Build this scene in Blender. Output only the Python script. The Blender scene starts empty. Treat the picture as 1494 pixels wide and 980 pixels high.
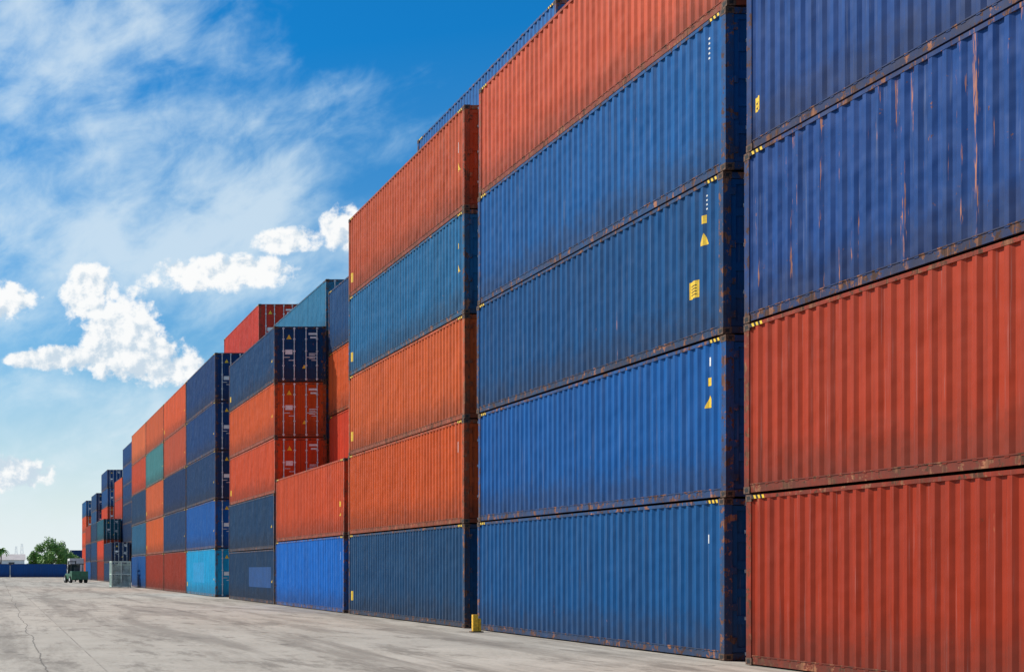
import bpy, bmesh, math, random
from mathutils import Vector, Matrix
random.seed(7)
scene = bpy.context.scene
scene.view_settings.view_transform = 'Standard'
scene.view_settings.look = 'None'
scene.view_settings.exposure = 0
R = math.radians

def lin(c):
    return tuple((v/255/12.92) if v/255 <= 0.04045 else ((v/255+0.055)/1.055)**2.4 for v in c)

# ------------------------------------------------------------------ node helper
class NT:
    def __init__(s, nt): s.nt = nt
    def n(s, t, **kw):
        nd = s.nt.nodes.new(t)
        for k, v in kw.items(): setattr(nd, k, v)
        return nd
    def put(s, sock, v):
        if isinstance(v, bpy.types.NodeSocket): s.nt.links.new(v, sock)
        elif v is not None: sock.default_value = v
    def m(s, op, a, b=None, c=None, clamp=False):
        nd = s.n('ShaderNodeMath', operation=op, use_clamp=clamp)
        s.put(nd.inputs[0], a)
        if b is not None: s.put(nd.inputs[1], b)
        if c is not None: s.put(nd.inputs[2], c)
        return nd.outputs[0]
    def ss(s, v, lo, hi, a=0.0, b=1.0, mode='SMOOTHSTEP'):
        nd = s.n('ShaderNodeMapRange', interpolation_type=mode)
        s.put(nd.inputs[0], v); s.put(nd.inputs[1], lo); s.put(nd.inputs[2], hi)
        s.put(nd.inputs[3], a); s.put(nd.inputs[4], b)
        return nd.outputs[0]
    def mix(s, f, a, b, blend='MIX'):
        nd = s.n('ShaderNodeMix', data_type='RGBA', blend_type=blend)
        s.put(nd.inputs[0], f)
        s.put(nd.inputs[6], a if not isinstance(a, tuple) else (a+(1,))[:4])
        s.put(nd.inputs[7], b if not isinstance(b, tuple) else (b+(1,))[:4])
        return nd.outputs[2]
    def comb(s, x, y, z):
        nd = s.n('ShaderNodeCombineXYZ')
        for i, v in enumerate((x, y, z)): s.put(nd.inputs[i], v)
        return nd.outputs[0]
    def sep(s, v):
        nd = s.n('ShaderNodeSeparateXYZ'); s.put(nd.inputs[0], v); return nd.outputs
    def noise(s, v, scale=1, detail=2, rough=0.5, dist=0.0):
        nd = s.n('ShaderNodeTexNoise')
        s.put(nd.inputs['Vector'], v); s.put(nd.inputs['Scale'], scale)
        s.put(nd.inputs['Detail'], detail); s.put(nd.inputs['Roughness'], rough)
        s.put(nd.inputs['Distortion'], dist)
        return nd.outputs[0]
    def vm(s, op, a, b):
        nd = s.n('ShaderNodeVectorMath', operation=op)
        s.put(nd.inputs[0], a); s.put(nd.inputs[1], b); return nd.outputs[0]

def new_mat(name):
    m = bpy.data.materials.new(name); m.use_nodes = True
    return m, NT(m.node_tree), m.node_tree.nodes['Principled BSDF']

def simple(name, col, rough=0.6, metal=0.0, var=0.25, scale=8):
    m, t, p = new_mat(name)
    tc = t.n('ShaderNodeTexCoord')
    n = t.noise(tc.outputs['Object'], scale, 3, 0.6)
    c = t.mix(t.ss(n, .3, .7), tuple(v*(1-var) for v in col), tuple(min(1, v*(1+var)) for v in col))
    t.put(p.inputs['Base Color'], c)
    p.inputs['Roughness'].default_value = rough
    p.inputs['Metallic'].default_value = metal
    return m

# ------------------------------------------------------------------ paint
def make_paint(name, frame=False):
    m, t, p = new_mat(name)
    tc = t.n('ShaderNodeTexCoord'); oi = t.n('ShaderNodeObjectInfo')
    at = t.n('ShaderNodeAttribute', attribute_type='OBJECT', attribute_name='wear')
    wear = at.outputs['Fac']
    rnd = oi.outputs['Random']
    off = t.comb(t.m('MULTIPLY', rnd, 91.0), t.m('MULTIPLY', rnd, 57.0), t.m('MULTIPLY', rnd, 33.0))
    P = t.vm('ADD', tc.outputs['Object'], off)
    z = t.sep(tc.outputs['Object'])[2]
    col = oi.outputs['Color']
    d1 = t.noise(P, 1.3, 2, .5)
    st = t.noise(t.vm('MULTIPLY', P, (6.0, 5.5, 0.20)), 1.0, 4, 0.70)
    c = t.mix(t.ss(st, .38, .64, 0, .60), col, t.mix(.36, col, (0.02, 0.016, 0.014)))
    st2 = t.noise(t.vm('MULTIPLY', P, (16.0, 22.0, 0.5)), 1.0, 3, 0.65)
    c = t.mix(t.ss(st2, .60, .70, 0, .22), c, t.mix(.4, c, (.5, .5, .48)))
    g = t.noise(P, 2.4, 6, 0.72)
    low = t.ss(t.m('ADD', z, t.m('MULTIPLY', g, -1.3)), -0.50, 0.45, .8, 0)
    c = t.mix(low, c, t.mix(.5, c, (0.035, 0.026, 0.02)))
    # rust runs
    rst = t.noise(t.vm('MULTIPLY', P, (9.0, 6.0, 0.36)), 1.0, 5, 0.76)
    thr2 = t.m('SUBTRACT', .740, t.m('MULTIPLY', wear, .138))
    rust = t.ss(rst, thr2, t.m('ADD', thr2, .04), 0, .85)
    # chips of bare rusty steel
    rs = t.noise(P, 5.0, 5, 0.76)
    thr = .53 if frame else t.m('SUBTRACT', .72, t.m('MULTIPLY', wear, .06))
    rust = t.m('MAXIMUM', rust, t.ss(rs, thr, t.m('ADD', thr, .03), 0, .9))
    rc = t.mix(t.ss(rst, .42, .66), (0.075, 0.030, 0.015), (0.50, 0.20, 0.10))
    c = t.mix(rust, c, rc)
    if frame:
        c = t.mix(t.ss(g, .35, .62, .20, .75), c, t.mix(.7, c, (.050, .034, .024)))
    t.put(p.inputs['Base Color'], c)
    t.put(p.inputs['Roughness'], t.m('ADD', t.ss(g, .3, .7, .48, .66), t.m('MULTIPLY', rust, .25)))
    p.inputs['Specular IOR Level'].default_value = 0.18
    h = t.m('MULTIPLY', d1, t.m('ADD', .035, t.m('MULTIPLY', wear, .07)))
    bp = t.n('ShaderNodeBump'); bp.inputs['Strength'].default_value = 1.0; bp.inputs['Distance'].default_value = 1.0
    t.put(bp.inputs['Height'], h); t.put(p.inputs['Normal'], bp.outputs[0])
    return m

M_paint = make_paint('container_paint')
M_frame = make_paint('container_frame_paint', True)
M_cast = simple('corner_casting_rust', (0.10, 0.052, 0.032), .85, 0, .7, 25)
M_galv = simple('galvanised_rod', (0.6, 0.6, 0.6), .5, .1, .3, 6)
M_yel = simple('yellow_label', (0.80, 0.50, 0.02), .5, 0, .15, 20)
M_blk = simple('black_rubber_and_hole_shade', (0.012, 0.012, 0.013), .8)
M_wht = simple('white_label', (0.72, 0.72, 0.70), .5, 0, .12, 20)
M_repaintb = simple('repaint_blue', lin((14, 72, 130)), .5, 0, .12, 2)
M_repaintl = simple('repaint_light_blue', lin((16, 146, 196)), .5, 0, .12, 2)
CMATS = [M_paint, M_frame, M_cast, M_galv, M_yel, M_blk, M_wht]

W = 2.438
def profx(y, L):
    """x of the corrugated sheet at y"""
    a, b = 0.14, L-0.14
    n = round((b-a)/0.278); p = (b-a)/n
    t = ((y-a)/p) % 1.0
    hi, lo = 0.010, 0.050
    if t < .27: return hi
    if t < .49: return hi+(lo-hi)*(t-.27)/.22
    if t < .78: return lo
    return lo+(hi-lo)*(t-.78)/.22
KN = (0, .27, .49, .78)

class MB:
    def __init__(s): s.v = []; s.f = []; s.mi = []
    def quad(s, a, b, c, d, m):
        i = len(s.v); s.v += [a, b, c, d]; s.f.append((i, i+1, i+2, i+3)); s.mi.append(m)
    def tri(s, a, b, c, m):
        i = len(s.v); s.v += [a, b, c]; s.f.append((i, i+1, i+2)); s.mi.append(m)
    def box(s, x0, x1, y0, y1, z0, z1, m):
        i = len(s.v)
        s.v += [(x0,y0,z0),(x1,y0,z0),(x1,y1,z0),(x0,y1,z0),(x0,y0,z1),(x1,y0,z1),(x1,y1,z1),(x0,y1,z1)]
        for f in ((0,3,2,1),(4,5,6,7),(0,1,5,4),(1,2,6,5),(2,3,7,6),(3,0,4,7)):
            s.f.append(tuple(i+k for k in f)); s.mi.append(m)
    def beam(s, a, b, r, m, n=8, r2=None):
        a = Vector(a); b = Vector(b); d = (b-a).normalized()
        u = d.orthogonal().normalized(); w = d.cross(u); r2 = r if r2 is None else r2
        i = len(s.v)
        for k in range(n):
            t = 2*math.pi*k/n; o = u*math.cos(t)+w*math.sin(t)
            s.v.append(tuple(a+o*r)); s.v.append(tuple(b+o*r2))
        for k in range(n):
            j = (k+1) % n
            s.f.append((i+2*k, i+2*j, i+2*j+1, i+2*k+1)); s.mi.append(m)
        s.f.append(tuple(i+2*k for k in reversed(range(n)))); s.mi.append(m)
        s.f.append(tuple(i+2*k+1 for k in range(n))); s.mi.append(m)
    def mesh(s, name, mats):
        me = bpy.data.meshes.new(name); me.from_pydata(s.v, [], s.f)
        for m in mats: me.materials.append(m)
        me.polygons.foreach_set('material_index', s.mi); me.update()
        return me

def obj(name, me, loc=(0, 0, 0), parent=None, rot=0):
    o = bpy.data.objects.new(name, me); scene.collection.objects.link(o)
    o.location = loc; o.rotation_euler = (0, 0, rot)
    if parent: o.parent = parent
    return o

def container_mesh(name, L, H):
    b = MB()
    a, e = 0.14, L-0.14
    n = round((e-a)/0.278); p = (e-a)/n
    for side in (0, 1):
        pts = []
        for i in range(n):
            for t, x in zip(KN, (.010, .010, .050, .050)):
                pts.append((a+(i+t)*p, x))
        pts.append((e, .010))
        for (y0, x0), (y1, x1) in zip(pts, pts[1:]):
            z0, z1 = .13, H-.05
            if side == 0:
                b.quad((x0, y0, z0), (x0, y0, z1), (x1, y1, z1), (x1, y1, z0), 0)
            else:
                b.quad((W-x0, y0, z0), (W-x1, y1, z0), (W-x1, y1, z1), (W-x0, y0, z1), 0)
        X = (lambda u: u) if side == 0 else (lambda u: W-u)
        def bx(u0, u1, y0, y1, z0, z1, m):
            q = sorted((X(u0), X(u1))); b.box(q[0], q[1], y0, y1, z0, z1, m)
        bx(.003, .065, .178, L-.178, H-.075, H-.012, 1)
        bx(.018, .075, .178, L-.178, .018, .160, 1)
        bx(.006, .075, .178, L-.178, .150, .168, 1)
        # posts, castings
        for yy0, yy1 in ((.006, .15), (L-.15, L-.006)):
            bx(.006, .15, yy0, yy1, .118, H-.118, 1)
        for yy0, yy1 in ((0, .178), (L-.178, L)):
            for z0, z1 in ((0, .118), (H-.118, H)):
                bx(0, .162, yy0, yy1, z0, z1, 2)
                yc = (yy0+yy1)/2; zc = (z0+z1)/2
                q = sorted((X(-.002), X(.02)))
                b.box(q[0], q[1], yc-.045, yc+.045, zc-.03, zc+.03, 5)  # black blocks on casting faces stand in for shade inside the holes
                q = sorted((X(.05), X(.115)))
                if yy0 == 0: b.box(q[0], q[1], -.002, .02, zc-.03, zc+.03, 5)
        # high-cube stripes near the ends of the top rail
        if H > 2.7:
            for ys in (.20, L-.56):
                for k in range(6):
                    m = 4 if k % 2 == 0 else 5
                    y0 = ys+k*.06; xx = X(.0008); s = .03
                    pts4 = [(xx, y0, H-.073), (xx, y0+s, H-.014), (xx, y0+.06+s, H-.014), (xx, y0+.06, H-.073)]
                    if side: pts4.reverse()
                    b.quad(*pts4, m)
    # roof sheet with shallow ribs
    for i in range(n):
        y0 = a+i*p
        zt, zb = H-.02, H-.04
        for (s0, h0), (s1, h1) in zip(((0, zt), (.25, zt), (.5, zb), (.75, zb)), ((.25, zt), (.5, zb), (.75, zb), (1, zt))):
            b.quad((.05, y0+s0*p, h0), (W-.05, y0+s0*p, h0), (W-.05, y0+s1*p, h1), (.05, y0+s1*p, h1), 0)
    b.box(.055, W-.055, .1, L-.1, .10, .14, 5)      # floor
    # plain corrugated end (y = L)
    xa, xe = .14, W-.14; m3 = 9; q = (xe-xa)/m3
    pts = []
    for i in range(m3):
        for t, y in ((0, L-.012), (.25, L-.012), (.5, L-.055), (.75, L-.055)): pts.append((xa+(i+t)*q, y))
    pts.append((xe, L-.012))
    for (x0, y0), (x1, y1) in zip(pts, pts[1:]):
        b.quad((x1, y1, .13), (x1, y1, H-.08), (x0, y0, H-.08), (x0, y0, .13), 0)
    b.box(.162, W-.162, L-.07, L-.004, H-.11, H-.012, 1)
    b.box(.162, W-.162, L-.07, L-.004, .015, .15, 1)
    # door end (y = 0)
    b.box(.162, W-.162, .006, .08, H-.12, H-.012, 1)
    b.box(.162, W-.162, .006, .10, .012, .13, 1)
    for (x0, x1) in ((.16, 1.212), (1.226, W-.16)):
        z0, z1 = .14, H-.13
        b.box(x0, x1, .062, .10, z0, z1, 0)
        b.box(x0, x0+.09, .030, .062, z0, z1, 0); b.box(x1-.09, x1, .030, .062, z0, z1, 0)
        b.box(x0+.09, x1-.09, .030, .062, z0, z0+.09, 0); b.box(x0+.09, x1-.09, .030, .062, z1-.09, z1, 0)
        k = 5; hh = (z1-z0-.18)/k
        for i in range(1, k):
            zc = z0+.09+i*hh
            b.box(x0+.09, x1-.09, .036, .062, zc-.075, zc+.075, 0)
        for xr in (x0+.27, x1-.27):
            b.beam((xr, .008, .05), (xr, .008, H-.05), .024, 3)
            for zb in (.12, .75, H*.55, H-.6, H-.10):
                b.box(xr-.05, xr+.05, -.008, .032, zb-.03, zb+.03, 3)
            if xr < (x0+x1)/2: b.box(xr-.02, xr+.30, -.004, .012, 1.12, 1.155, 3)
            else: b.box(xr-.26, xr+.02, -.004, .012, .98, 1.015, 3)
        xh = x0 if x0 < 1 else x1
        for zc in (.35, .95, 1.6, H-.35):
            b.box(xh-.07, xh+.07, .000, .031, zc-.06, zc+.06, 1)
    b.box(1.212, 1.226, .05, .09, .14, H-.13, 5)
    for xs in ((.15, .16), (W-.16, W-.15)):
        b.box(xs[0], xs[1], .04, .09, .14, H-.13, 5)
    # door markings
    zt = H-.3
    b.box(1.62, 2.00, .027, .030+.005, zt-.10, zt, 6)
    b.box(1.70, 1.98, .033, .0355, zt-.26, zt-.18, 6)
    for r_ in range(4):
        b.box(1.64, 1.98-.05*(r_ % 2), .0335, .0355, 1.30-r_*.075, 1.335-r_*.075, 6)
    b.box(.52, .86, .0335, .0355, 1.28, 1.50, 6)
    b.tri((.58, .0335, zt-.30), (.82, .0335, zt-.30), (.70, .0335, zt-.08), 4)
    b.tri((1.32, .0285, .62), (1.5, .0285, .62), (1.41, .0285, .80), 4)
    return b.mesh(name, CMATS)

L40, L20 = 12.192, 6.058
HC, ST = 2.896, 2.591
ME = {('L', 'H'): container_mesh('container_40_high', L40, HC),
      ('L', 'S'): container_mesh('container_40_std', L40, ST),
      ('S', 'S'): container_mesh('container_20_std', L20, ST)}

def container(x, y, z, kind, col, wear=.2, flip=False, rot=None):
    l, h = kind
    L = L40 if l == 'L' else L20
    jx = random.uniform(-.022, .022); jy = random.uniform(-.05, .05)
    if rot is not None:
        o = obj('shipping_container', ME[kind], (x, y, z), rot=rot)
    elif flip:
        o = obj('shipping_container', ME[kind], (x+jx+W, y+jy+L, z), rot=math.pi)
    else:
        o = obj('shipping_container', ME[kind], (x+jx, y+jy, z))
    v = random.uniform(.92, 1.08)
    c = lin(col)
    if c[0] > c[2]: k = (1.04, .96, .55)      # reds and oranges: oxide tone
    else: k = (.50, 1.04, 1.0)
    o.color = tuple(min(1, c[i]*v*k[i]) for i in range(3))+(1,)
    o['wear'] = float(wear)
    return o

def stack(x, y, levels, std=False, l='L', flip=False, wear=None):
    z = 0.012; out = []
    for it in levels:
        h = 'S' if std else 'H'
        out.append(container(x, y, z, (l, h), it, wear=wear if wear is not None else random.uniform(.05, .5), flip=flip))
        z += (ST if std else HC)+.019
    return out

# -------- palette (base colours)
NAVY = (22, 48, 88); NAVYG = (28, 56, 92); BLUE = (18, 86, 150); BLUE2 = (16, 80, 146); STEEL = (38, 98, 146)
DBLUE = (16, 74, 128); S0B = (42, 68, 132); RED = (162, 56, 38); DRED = (148, 47, 29); ORG = (196, 82, 38)
ORG2 = (198, 90, 50); SAL = (208, 98, 66); CORAL = (192, 84, 68); TEAL = (24, 84, 104); GTEAL = (98, 130, 134)
LBLUE = (24, 150, 200); BBLUE = (12, 98, 184)

X0 = 12.97; X2 = 15.53
S0 = stack(12.82, 10.56, [DRED, RED, S0B, S0B, NAVY], wear=.35)
S0[2]['wear'] = 1.0; S0[0]['wear'] = .35; S0[1]['wear'] = .40
S1 = stack(X0, 23.64, [DBLUE, BLUE2, DBLUE, BLUE, CORAL], wear=.3)
S2 = stack(X0, 36.89, [(32, 66, 106), ORG, ORG2, STEEL, (186, 82, 58)], wear=.35)
S3 = stack(X0, 49.74, [BBLUE, (188, 72, 42)], wear=.3)
S4 = stack(X0, 62.20, [NAVYG, NAVYG, (196, 74, 42), ORG, (24, 62, 108)], std=True, flip=False)
S5 = stack(X0, 79.10, [LBLUE, (18, 88, 164), (26, 56, 100), (22, 58, 112), (20, 54, 106)], flip=False)
S6 = stack(X0, 91.6, [DRED, (26, 56, 100), (28, 48, 92), CORAL, (208, 88, 56)])
S7 = stack(X0, 104.0, [DRED, ORG2, SAL, GTEAL, (208, 98, 68)])
S8 = stack(X0, 116.4, [BLUE2, (48, 92, 128), NAVYG, (200, 74, 50), (210, 108, 80)])
# second row, directly behind
stack(X2, 10.5, [NAVY, RED, BLUE, NAVY, BLUE, NAVY])
stack(X2, 23.6, [NAVY, BLUE, DRED, BLUE, ORG])
stack(X2, 36.89, [NAVY, BLUE, ORG, BLUE, NAVY, (46, 96, 160)])
stack(X2-.08, 49.76, [NAVY, RED, (196, 60, 36), ORG, (28, 68, 118)])
stack(X2+.30, 64.0, [NAVY, BLUE, ORG, BLUE, NAVY, (70, 120, 158)], std=True, flip=False)
stack(X2+.03, 79.1, [NAVY, RED, BLUE, ORG, BLUE, (192, 58, 52)], flip=False)
stack(X2, 91.6, [NAVY, RED, BLUE, ORG, NAVY])
stack(X2, 104.0, [RED, NAVY, BLUE, ORG, RED])
stack(X2, 116.4, [NAVY, RED, BLUE, BLUE, ORG])
# farther, set-back stacks
stack(14.75, 172, [NAVYG, (18, 44, 82)], std=True, flip=False)
stack(17.35, 172, [NAVY]*4+[(24, 60, 108), (28, 68, 124), (24, 62, 116)], std=True, flip=False)
stack(14.75, 185, [DRED, (206, 66, 42), TEAL], flip=False)
stack(17.35, 185, [RED, NAVY, BLUE, (196, 62, 46), (216, 84, 60)], flip=False)
stack(14.75, 198, [NAVY, (30, 66, 110), (34, 62, 96)], flip=False)
stack(17.35, 210, [NAVY, RED, NAVY, (204, 72, 50), (26, 74, 130), (24, 62, 116)], flip=False)
stack(14.75, 211, [BLUE, NAVY, RED], flip=False)
stack(16.6, 223.5, [RED, NAVY, BLUE, (40, 76, 120), (30, 66, 112)], flip=False)
stack(16.5, 248, [ORG, (206, 72, 44), (212, 80, 48), (212, 80, 48), (30, 88, 142)], flip=False)
stack(19.1, 248, [ORG, RED, NAVY, ORG, NAVY], flip=False)
for k, c in enumerate([NAVY, (28, 56, 104), (24, 54, 104)]):
    container(29.0, 420, .012+k*2.61, ('S', 'S'), c, rot=math.pi/2)
# cross-wise row closing the far side of the yard
for k in range(5):
    container(14.9-k*12.35, 286, .012, ('L', 'H'), (36, 76, 140), wear=.1, rot=math.pi/2)

# -------- decals following the corrugation
def label(c, ya, yb, za, zb, mat, shape='rect', name='label'):
    L = L40; b = MB()
    a, e = 0.14, L-0.14; n = round((e-a)/0.278); p = (e-a)/n
    ys = sorted({ya, yb} | {a+(i+t)*p for i in range(n) for t in KN if ya < a+(i+t)*p < yb} | ({(ya+yb)/2} if shape == 'tri' else set()))
    def top(y):
        if shape == 'rect': return zb
        return za+(zb-za)*(1-abs(y-(ya+yb)/2)/((yb-ya)/2))
    for y0, y1 in zip(ys, ys[1:]):
        x0 = profx(y0+1e-6, L)-.003; x1 = profx(y1-1e-6, L)-.003
        if mat is M_blk: x0 -= .002; x1 -= .002
        b.quad((x0, y0, za), (x0, y0, max(top(y0), za+.001)), (x1, y1, max(top(y1), za+.001)), (x1, y1, za), 0)
    return obj(name, b.mesh(name, [mat]), parent=c)
def tri(c, y, z, s=.24): label(c, y-s/2, y+s/2, z, z+s*.95, M_yel, 'tri', 'warning_triangle')
def sq(c, y, z, w, h, m=None): label(c, y-w/2, y+w/2, z, z+h, m or M_yel, 'rect', 'marking_plate')

sq(S1[2], .68, 2.14, .10, .15); tri(S1[2], .68, 1.74); sq(S1[2], 1.05, .84, .32, .32)
for k in range(4): sq(S1[2], 1.05, .90+k*.055, .22, .016, M_blk)
sq(S1[1], .60, 2.42, .05, .16, M_wht); sq(S1[1], .60, 2.06, .10, .15); tri(S1[1], .60, 1.66)
sq(S1[0], .60, 2.10, .03, .16, M_wht)
for k in range(5): sq(S1[3], .62, 2.55-k*.09, .045, .035, M_wht)
for k in range(4): sq(S1[2], .62, 2.62-k*.08, .04, .03, M_wht)
sq(S0[3], 11.90, .62, .18, .24); sq(S0[3], 11.90, .66, .12, .03, M_blk); sq(S0[3], 11.90, .74, .12, .03, M_blk)
tri(S2[4], .5, 1.2, .26); sq(S2[4], .5, 1.7, .06, .3, M_wht)
sq(S2[3], .5, 1.9, .09, .16); tri(S2[3], .5, 1.25, .24)
for s in (S2[0], S2[2], S2[3], S2[4]): sq(s, 11.80, .5, .22, .34)
for s in (S2[1],): sq(s, .5, 2.0, .06, .3, M_wht)
sq(S3[1], .6, 1.1, .2, .2); sq(S3[1], .55, 2.1, .08, .3, M_wht); tri(S3[1], .6, .75, .2)
sq(S3[0], .6, 2.0, .08, .3, M_wht)
for s in S4+S5+S6+S7:
    sq(s, .55, 1.5+random.random()*.5, .10, .3, M_wht)
    if random.random() < .6: tri(s, .6, 1.0)
    if random.random() < .5: sq(s, 11.7, .5, .3, .3)
label(S4[0], .9, 6.3, .75, 1.75, M_repaintb, 'rect', 'repainted_patch')
label(S5[0], 4.5, 9.0, .8, 2.1, M_repaintl, 'rect', 'repainted_patch')

# ------------------------------------------------------------------ ground
def ground_mat():
    m, t, p = new_mat('yard_concrete')
    g = t.n('ShaderNodeNewGeometry'); P = g.outputs['Position']; s = t.sep(P)
    fine = t.noise(P, 9, 6, .74); mid = t.noise(P, .45, 5, .65)
    tr = t.noise(t.vm('MULTIPLY', P, (.50, .045, 1)), 1, 6, .70, .4)
    # slab-to-slab tone differences
    sx = t.m('FLOOR', t.m('DIVIDE', t.m('ADD', s[0], 201.75), 5.5)); sy = t.m('FLOOR', t.m('DIVIDE', t.m('ADD', s[1], 204.3), 8.0))
    wn = t.n('ShaderNodeTexWhiteNoise', noise_dimensions='2D'); t.put(wn.inputs['Vector'], t.comb(sx, sy, 0))
    c = t.mix(t.ss(fine, .3, .7), (.33, .29, .242), (.49, .442, .375))
    c = t.mix(t.ss(mid, .35, .65, 0, .6), c, (.54, .49, .42))
    c = t.mix(t.m('MULTIPLY', wn.outputs['Value'], .30), c, (.28, .255, .22))
    c = t.mix(t.ss(tr, .46, .60, 0, .62), c, (.20, .172, .142))
    blot = t.noise(t.vm('MULTIPLY', P, (1.1, .30, 1)), .8, 6, .74)
    c = t.mix(t.ss(blot, .51, .63, 0, .58), c, (.16, .138, .115))
    sp = t.noise(P, 1.7, 4, .6)
    c = t.mix(t.ss(sp, .63, .69, 0, .5), c, (.09, .08, .07))
    wob = t.noise(t.vm('MULTIPLY', P, (0, .12, 0)), 1, 6, .6)
    def line(coord, w): return t.ss(t.m('ABSOLUTE', coord), w*.4, w, 1, 0)
    cr = line(t.m('SUBTRACT', t.m('SUBTRACT', s[0], .45), t.m('MULTIPLY', wob, .7)), .022)
    def joints(co, per, w, offs):
        f = t.m('SUBTRACT', t.m('FRACT', t.m('DIVIDE', t.m('ADD', co, offs), per)), .5)
        return t.ss(t.m('ABSOLUTE', f), w/per*.4, w/per, 1, 0)
    jy = joints(s[1], 8.0, .03, 200.3); jx = joints(s[0], 5.5, .022, 199.0)
    j = t.m('MAXIMUM', t.m('MULTIPLY', t.m('MAXIMUM', jy, jx), t.ss(mid, .4, .6, .1, .5)), t.m('MULTIPLY', cr, .6))
    c = t.mix(j, c, (.07, .062, .055))
    t.put(p.inputs['Base Color'], c)
    t.put(p.inputs['Roughness'], t.ss(tr, .4, .7, .9, .75))
    p.inputs['Specular IOR Level'].default_value = .2
    bp = t.n('ShaderNodeBump'); bp.inputs['Distance'].default_value = .012; bp.inputs['Strength'].default_value = .8
    t.put(bp.inputs['Height'], t.noise(P, 9, 3, .7)); t.put(p.inputs['Normal'], bp.outputs[0])
    return m
b = MB(); b.quad((-3000, -500, 0), (3000, -500, 0), (3000, 6000, 0), (-3000, 6000, 0), 0)
obj('ground', b.mesh('ground', [ground_mat()]))

# ------------------------------------------------------------------ bollard
def parts_obj(name, loc, parts, rot=0, scale=1):
    e = bpy.data.objects.new(name, None); scene.collection.objects.link(e)
    e.location = loc; e.rotation_euler = (0, 0, rot); e.scale = (scale,)*3
    for pn, mb, mats in parts:
        o = obj(pn, mb.mesh(pn, mats), parent=e)
    return e
def bevel(o, w=.02):
    md = o.modifiers.new('bevel', 'BEVEL'); md.width = w; md.segments = 2
M_yp = simple('yellow_post_paint', (.75, .40, .02), .6, 0, .35, 14)
b = MB(); b.box(-.07, .07, -.06, .06, 0, .46, 0)
c = MB(); c.box(.075, .15, -.05, .05, 0, .36, 0)
d = MB(); d.box(-.12, .2, -.1, .1, 0, .03, 0)
e = parts_obj('yellow_guard_post', (12.45, 34.6, 0), [('post', b, [M_yp]), ('side_plate', c, [M_yp]), ('base_plate', d, [M_cast])])
for o in e.children: bevel(o, .012)

# ------------------------------------------------------------------ wire cage crates
M_cage = simple('cage_pale_green', (.46, .56, .48), .6, 0, .25, 3)
def cage(loc):
    b = MB(); w, dp, h = 1.70, 2.2, 2.42
    for x in (0, w/2, w):
        for y in (0, dp):
            b.box(x-.05, x+.05, y-.05, y+.05, 0, h, 0)
    for z in (.12, h/2, h-.05):
        for y in (0, dp): b.box(0.05, w-.05, y-.035, y+.035, z-.05, z+.05, 0)
        for x in (0, w): b.box(x-.035, x+.035, .05, dp-.05, z-.05, z+.05, 0)
    b2 = MB()
    for k in range(14):
        x = .08+k*(w-.16)/13
        b2.beam((x, .02, .15), (x, .02, h-.1), .014, 0, 5)
        y = .08+k*(dp-.16)/13
        b2.beam((.0, y, .15), (.0, y, h-.1), .014, 0, 5)
    b3 = MB(); b3.box(.06, w-.06, .1, dp-.1, .18, 1.08, 0); b3.box(.06, w-.06, .1, dp-.1, 1.28, 2.15, 0)
    parts_obj('wire_cage_crate', loc, [('frame', b, [M_cage]), ('mesh_bars', b2, [M_cage]),
              ('cargo', b3, [simple('crate_cargo', (.30, .38, .36), .8, 0, .5, 2)])])
cage((10.45, 121.5, 0)); 

# ------------------------------------------------------------------ forklift
M_grn = simple('forklift_green', (.02, .10, .045), .45, 0, .3, 3)
M_drk = simple('dark_steel', (.03, .03, .035), .5, 0, .3, 5)
M_gls = simple('cab_glass', (.03, .05, .06), .1, 0, .1, 2)
M_cab = simple('cab_white', (.6, .6, .58), .5, 0, .1, 3)
def forklift(loc, rot):
    body = MB(); body.box(-1.0, 1.0, -1.7, 1.3, .45, 1.15, 0); body.box(-1.05, 1.05, -2.2, -1.7, .4, 1.45, 0)
    body.box(-.9, .9, -1.7, -.6, 1.15, 1.45, 0)
    cab = MB()
    for x in (-.75, .75):
        cab.beam((x, -.6, 1.15), (x, -.75, 2.3), .05, 0); cab.beam((x, .9, 1.15), (x, .6, 2.3), .05, 0)
    cab.box(-.85, .85, -.9, .75, 2.3, 2.40, 0)
    gl = MB(); gl.quad((-.7, .86, 1.2), (.7, .86, 1.2), (.7, .62, 2.28), (-.7, .62, 2.28), 0)
    seat = MB(); seat.box(-.3, .3, -.45, .1, 1.15, 1.4, 0); seat.box(-.3, .3, -.55, -.42, 1.4, 1.95, 0)
    mast = MB()
    for x in (-.45, .45): mast.box(x-.07, x+.07, 1.5, 1.68, .15, 2.75, 0)
    for z in (.5, 1.5, 2.65): mast.box(-.38, .38, 1.53, 1.65, z-.06, z+.06, 0)
    mast.box(-.8, .8, 1.7, 1.78, .3, .75, 0)
    for x in (-.5, .5): mast.box(x-.07, x+.07, 1.78, 3.0, .12, .18, 0)
    wh = MB()
    for x in (-1.12, .82):
        wh.beam((x, 1.0, .48), (x+.30, 1.0, .48), .48, 0, 20); wh.beam((x, -1.3, .42), (x+.30, -1.3, .42), .42, 0, 20)
    hub = MB()
    for x in (-1.13, 1.125):
        hub.beam((x-.01, 1.0, .48), (x+.015, 1.0, .48), .2, 0, 12); hub.beam((x-.01, -1.3, .42), (x+.015, -1.3, .42), .18, 0, 12)
    e = parts_obj('forklift', loc, [('chassis', body, [M_grn]), ('overhead_guard', cab, [M_drk]), ('windscreen', gl, [M_gls]),
         ('seat', seat, [M_drk]), ('mast_and_forks', mast, [M_drk]), ('wheels', wh, [M_blk]), ('hubs', hub, [M_cab])], rot)
    for o in e.children:
        if o.name.startswith('chassis'): bevel(o, .06)
forklift((9.7, 166, 0), R(12))
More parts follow.
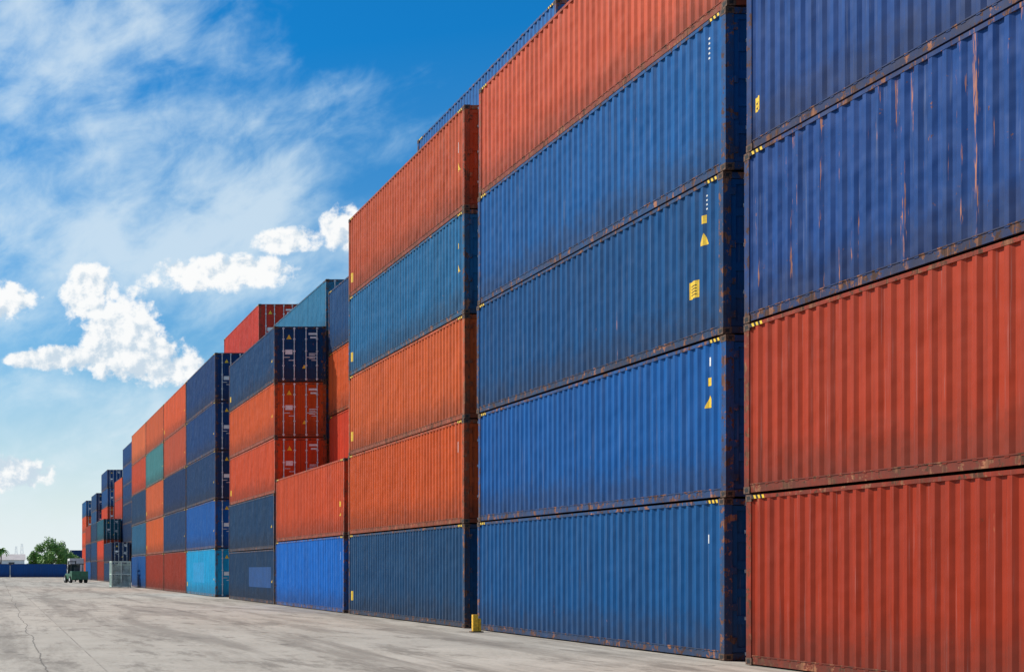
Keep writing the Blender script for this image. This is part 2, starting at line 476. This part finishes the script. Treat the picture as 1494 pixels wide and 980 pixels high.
def truck(loc, rot):
    box = MB(); box.box(-1.22, 1.22, -6.5, -.2, 1.05, 3.55, 0)
    ch = MB(); ch.box(-.5, .5, -6.4, 2.2, .65, .95, 0); ch.box(-1.15, 1.15, -6.55, -6.4, .55, .75, 0)
    cabm = MB(); cabm.box(-1.15, 1.15, .1, 2.1, .7, 2.7, 0)
    gl = MB(); gl.box(-1.0, 1.0, 2.1, 2.13, 1.6, 2.5, 0); gl.box(-1.17, 1.17, .7, 1.7, 1.6, 2.4, 0)
    wh = MB()
    for y in (1.2, -4.4, -5.4):
        for x in (-1.15, .85): wh.beam((x, y, .5), (x+.3, y, .5), .5, 0, 18)
    e = parts_obj('box_truck', loc, [('cargo_box', box, [M_cab]), ('chassis', ch, [M_drk]), ('cab', cabm, [M_cab]), ('windows', gl, [M_gls]), ('wheels', wh, [M_blk])], rot)
    for o in e.children:
        if o.name.startswith('cab') or o.name.startswith('cargo'): bevel(o, .06)
truck((13.4, 232, 0), R(0))

# ------------------------------------------------------------------ trees
M_bark = simple('bark', (.10, .07, .05), .9)
def leaf_mat():
    m, t, p = new_mat('foliage')
    g = t.n('ShaderNodeNewGeometry'); 
    n = t.noise(g.outputs['Position'], .9, 3, .6)
    c = t.mix(t.ss(n, .35, .65), (.06, .15, .02), (.20, .38, .06))
    t.put(p.inputs['Base Color'], c); p.inputs['Roughness'].default_value = .6
    return m
M_leaf = leaf_mat()
def tree(loc, h, w, seed):
    rr = random.Random(seed); tb = MB()
    tb.beam((0, 0, 0), (0.1, 0, h*.4), .28, 0, 8, .18)
    clumps = []
    for k in range(20):
        a = rr.uniform(0, 6.28); r = w*.5*math.sqrt(rr.random())*.85; zz = h*(.30+.60*rr.random()*(1-.5*(r/(w*.5))**2))
        e = (r*math.cos(a), r*math.sin(a), zz); clumps.append((e, rr.uniform(.10, .19)*w))
        tb.beam((0.1, 0, h*rr.uniform(.25, .4)), e, .10, 0, 5, .03)
    lf = MB()
    for (cx, cy, cz), cr in clumps:
        for i in range(300):
            d = Vector((rr.gauss(0, 1), rr.gauss(0, 1), rr.gauss(0, .75))).normalized()*cr*rr.uniform(.45, 1.12)
            q = Vector((cx, cy, cz))+d
            u = Vector((rr.gauss(0, 1), rr.gauss(0, 1), rr.gauss(0, 1))).normalized(); v = u.orthogonal().normalized()
            s = rr.uniform(.12, .28)
            lf.quad(tuple(q-u*s), tuple(q-v*s*.6), tuple(q+u*s), tuple(q+v*s*.6), 0)
    parts_obj('tree', loc, [('trunk', tb, [M_bark]), ('crown', lf, [M_leaf])])
tree((13.0, 330, 0), 10.2, 8.8, 1); tree((17.0, 336, 0), 8.2, 7, 2); tree((9.7, 345, 0), 7.0, 5, 5)
def palm(loc, h, seed):
    rr = random.Random(seed); tb = MB(); tb.beam((0, 0, 0), (.2, 0, h), .18, 0, 8, .12); lf = MB()
    for k in range(16):
        a = k*2.4; el = rr.uniform(-.1, .9); p0 = Vector((.2, 0, h)); L = 2.4
        for i in range(10):
            t0 = i/10; d = Vector((math.cos(a)*math.cos(el-t0*1.7), math.sin(a)*math.cos(el-t0*1.7), math.sin(el-t0*1.7)))
            p1 = p0+d*L/10; s = Vector((-math.sin(a), math.cos(a), -.5))*.42*(1-t0*.7)
            lf.quad(tuple(p0), tuple(p0+s), tuple(p1+s*.9), tuple(p1), 0)
            s2 = Vector((math.sin(a), -math.cos(a), -.5))*.42*(1-t0*.7)
            lf.quad(tuple(p0), tuple(p1), tuple(p1+s2*.9), tuple(p0+s2), 0)
            p0 = p1
    parts_obj('palm_tree', loc, [('trunk', tb, [M_bark]), ('fronds', lf, [M_leaf])])
palm((.6, 310, 0), 6.2, 3); palm((-3.5, 318, 0), 7.2, 4)

# ------------------------------------------------------------------ warehouse & lattice masts
M_wall = simple('warehouse_wall', (.75, .75, .73), .8, 0, .06, .3)
M_roof = simple('warehouse_roof', (.50, .44, .42), .7, 0, .1, .3)
def warehouse(loc, w, d, h):
    a = MB(); a.box(0, w, 0, d, 0, h, 0)
    r = MB(); r.quad((-.4, -.4, h+.01), (w+.4, -.4, h+.01), (w+.4, d/2, h+1.8), (-.4, d/2, h+1.8), 0)
    r.quad((-.4, d/2, h+1.8), (w+.4, d/2, h+1.8), (w+.4, d+.4, h+.01), (-.4, d+.4, h+.01), 0)
    r.tri((-.0, 0, h), (-.0, d, h), (-.0, d/2, h+1.78), 0); r.tri((w, 0, h), (w, d/2, h+1.78), (w, d, h), 0)
    wd = MB(); n = int(w/4)
    for i in range(n):
        wd.box(1.2+i*4, 3.0+i*4, -.03, .05, h-1.7, h-.7, 0)
    dr = MB(); dr.box(w*.4, w*.4+4, -.04, .05, 0, 3.4, 0)
    parts_obj('warehouse', loc, [('walls', a, [M_wall]), ('roof', r, [M_roof]), ('windows', wd, [M_gls]), ('door', dr, [M_drk])])
warehouse((-22, 400, 0), 30, 14, 4.6)
M_cr = simple('mast_paint', (.80, .80, .80), .6, 0, .05, .2)
def pylon(loc, h):
    b = MB(); w = h*.09
    for sx in (-1, 1):
        for sy in (-1, 1): b.beam((sx*w, sy*w, 0), (sx*w*.3, sy*w*.3, h), .12, 0, 4, .08)
    n = 7
    for i in range(n):
        z0 = h*i/n; z1 = h*(i+1)/n; w0 = w*(1-.7*i/n); w1 = w*(1-.7*(i+1)/n)
        for sy in (-1, 1):
            b.beam((-w0, sy*w0, z0), (w1, sy*w1, z1), .06, 0, 4); b.beam((w0, sy*w0, z0), (-w1, sy*w1, z1), .06, 0, 4)
    parts_obj('lattice_mast', loc, [('tower', b, [M_cr])])
pylon((9.6, 700, 0), 14); pylon((13.2, 730, 0), 16)

# ------------------------------------------------------------------ world
SUN = Vector((-.64, .45, .67)).normalized()
el = math.asin(SUN.z); az = math.atan2(SUN.x, SUN.y)
w = bpy.data.worlds.new('World'); scene.world = w; w.use_nodes = True
for nd in list(w.node_tree.nodes): w.node_tree.nodes.remove(nd)
t = NT(w.node_tree)
out = t.n('ShaderNodeOutputWorld'); bg = t.n('ShaderNodeBackground'); bg.inputs[1].default_value = .1
t.nt.links.new(bg.outputs[0], out.inputs[0])
sky = t.n('ShaderNodeTexSky', sky_type='NISHITA'); sky.sun_disc = False
sky.sun_elevation = el; sky.sun_rotation = az; sky.air_density = 1.0; sky.dust_density = .6; sky.ozone_density = 2.0
tc = t.n('ShaderNodeTexCoord'); s = t.sep(tc.outputs['Generated'])
AZ = t.m('MULTIPLY', t.m('ARCTAN2', s[0], s[1]), 57.2958)
EL = t.m('MULTIPLY', t.m('ARCSINE', s[2]), 57.2958)
tint = t.mix(t.ss(EL, 1, 21, 0, 1, 'LINEAR'), (.75, 1.0, 1.05), (.05, .76, 1.28))
tint = t.mix(t.ss(EL, 28, 60), tint, (.9, 1.0, 1.1))
skyc = t.mix(1.0, sky.outputs[0], tint, 'MULTIPLY')

def blob(a, e, ra, re, AZ_=None, EL_=None):
    dx = t.m('DIVIDE', t.m('SUBTRACT', AZ_ or AZ, a), ra); dy = t.m('DIVIDE', t.m('SUBTRACT', EL_ or EL, e), re)
    return t.m('MAXIMUM', t.m('SUBTRACT', 1.0, t.m('ADD', t.m('MULTIPLY', dx, dx), t.m('MULTIPLY', dy, dy))), 0.0)
r_ = R(20)
uu = t.m('ADD', t.m('MULTIPLY', AZ, math.cos(r_)), t.m('MULTIPLY', EL, math.sin(r_)))
vv = t.m('SUBTRACT', t.m('MULTIPLY', EL, math.cos(r_)), t.m('MULTIPLY', AZ, math.sin(r_)))
c1 = t.noise(t.comb(t.m('MULTIPLY', uu, .10), t.m('MULTIPLY', vv, .22), 3.3), 1.0, 6, .54, .5)
c2 = t.noise(t.comb(t.m('MULTIPLY', uu, .45), t.m('MULTIPLY', vv, .62), 8.3), 1.0, 5, .60, .3)
f = t.m('ADD', t.m('MULTIPLY', c1, .66), t.m('MULTIPLY', c2, .34))
bias = t.m('MULTIPLY', blob(2, 15, 17, 12), .10)
bias = t.m('ADD', bias, t.m('MULTIPLY', blob(10, 13.0, 9, 3.0), .10))
bias = t.m('ADD', bias, t.m('MULTIPLY', blob(3, 20, 11, 4), .04))
bias = t.m('SUBTRACT', bias, t.m('MULTIPLY', blob(20, 21, 10, 7), .18))
bias = t.m('SUBTRACT', bias, t.m('MULTIPLY', blob(13.5, 16.8, 4, 2), .08))
bias = t.m('SUBTRACT', bias, t.m('MULTIPLY', blob(7.5, 15, 3, 1.2), .08))
bias = t.m('SUBTRACT', bias, t.m('MULTIPLY', blob(5.2, 10.2, 4.5, 3.0), .07))
veil = t.ss(t.m('ADD', f, bias), .41, .74, 0, .74)
vc = t.mix(veil, (4.6, 7.3, 9.0), (8.2, 9.0, 9.4))
colr = t.mix(veil, skyc, vc)
haze = t.ss(EL, -1, 10, .98, 0)
colr = t.mix(haze, colr, (8.2, 8.9, 9.2))
# fair-weather cumulus heads standing above the far stacks, and smaller ones along the veil edge
BL = [(4.1, 11.6, 1.7, 1.7), (5.2, 10.2, 2.4, 2.1), (6.3, 9.0, 3.0, 1.5), (3.0, 9.0, 2.6, .8), (7.8, 8.6, 1.6, 1.0), (.3, 11.4, 1.9, 1.1),
      (14.8, 13.9, 1.5, 1.3), (12.4, 13.6, 2.0, .7), (9.6, 12.4, 4.2, .95), (.3, 4.2, 2.6, 1.0), (1.4, 9.0, 1.5, .5)]
v = None
for q in BL:
    bq = blob(*q); v = bq if v is None else t.m('MAXIMUM', v, bq)
v = t.m('MAXIMUM', v, t.m('MULTIPLY', blob(5.3, 9.9, 2.1, 1.8), 1.5))
def cn(AZ_, EL_, det): return t.noise(t.comb(AZ_, EL_, 4.9), 1.15, det, .60, .1)
n0 = cn(AZ, EL, 7)
n1 = cn(t.m('SUBTRACT', AZ, .28), t.m('ADD', EL, .32), 4)
d0 = t.m('ADD', v, t.m('MULTIPLY', t.m('SUBTRACT', n0, .5), 1.9))
alpha = t.m('MULTIPLY', t.ss(d0, .30, .72, 0, .97), t.ss(v, .02, .22))
lower = t.ss(EL, 7.4, 11.5, -.30, .18, 'LINEAR')
shade = t.ss(t.m('ADD', t.m('MULTIPLY', t.m('SUBTRACT', n0, n1), 2.8), t.m('ADD', lower, t.m('MULTIPLY', d0, -.12))), -.60, .12)
cc = t.mix(shade, (6.0, 7.1, 8.1), (9.8, 9.85, 9.8))
colr = t.mix(alpha, colr, cc)
t.put(bg.inputs[0], colr)
w.cycles.sampling_method = 'MANUAL'; w.cycles.sample_map_resolution = 256

sd = bpy.data.lights.new('sun', 'SUN'); sd.energy = 5.0; sd.angle = R(.5); sd.color = (1, .93, .81)
so = bpy.data.objects.new('sun', sd); scene.collection.objects.link(so)
so.rotation_euler = (-SUN).to_track_quat('-Z', 'Y').to_euler()

# ------------------------------------------------------------------ camera
cd = bpy.data.cameras.new('camera'); co = bpy.data.objects.new('camera', cd); scene.collection.objects.link(co)
co.location = (0, 0, 1.63); co.rotation_euler = (R(90), 0, 0)
cd.sensor_width = 36; cd.lens = 46.6; cd.shift_x = .502; cd.shift_y = .228; cd.clip_end = 8000; cd.clip_start = .1
scene.camera = co
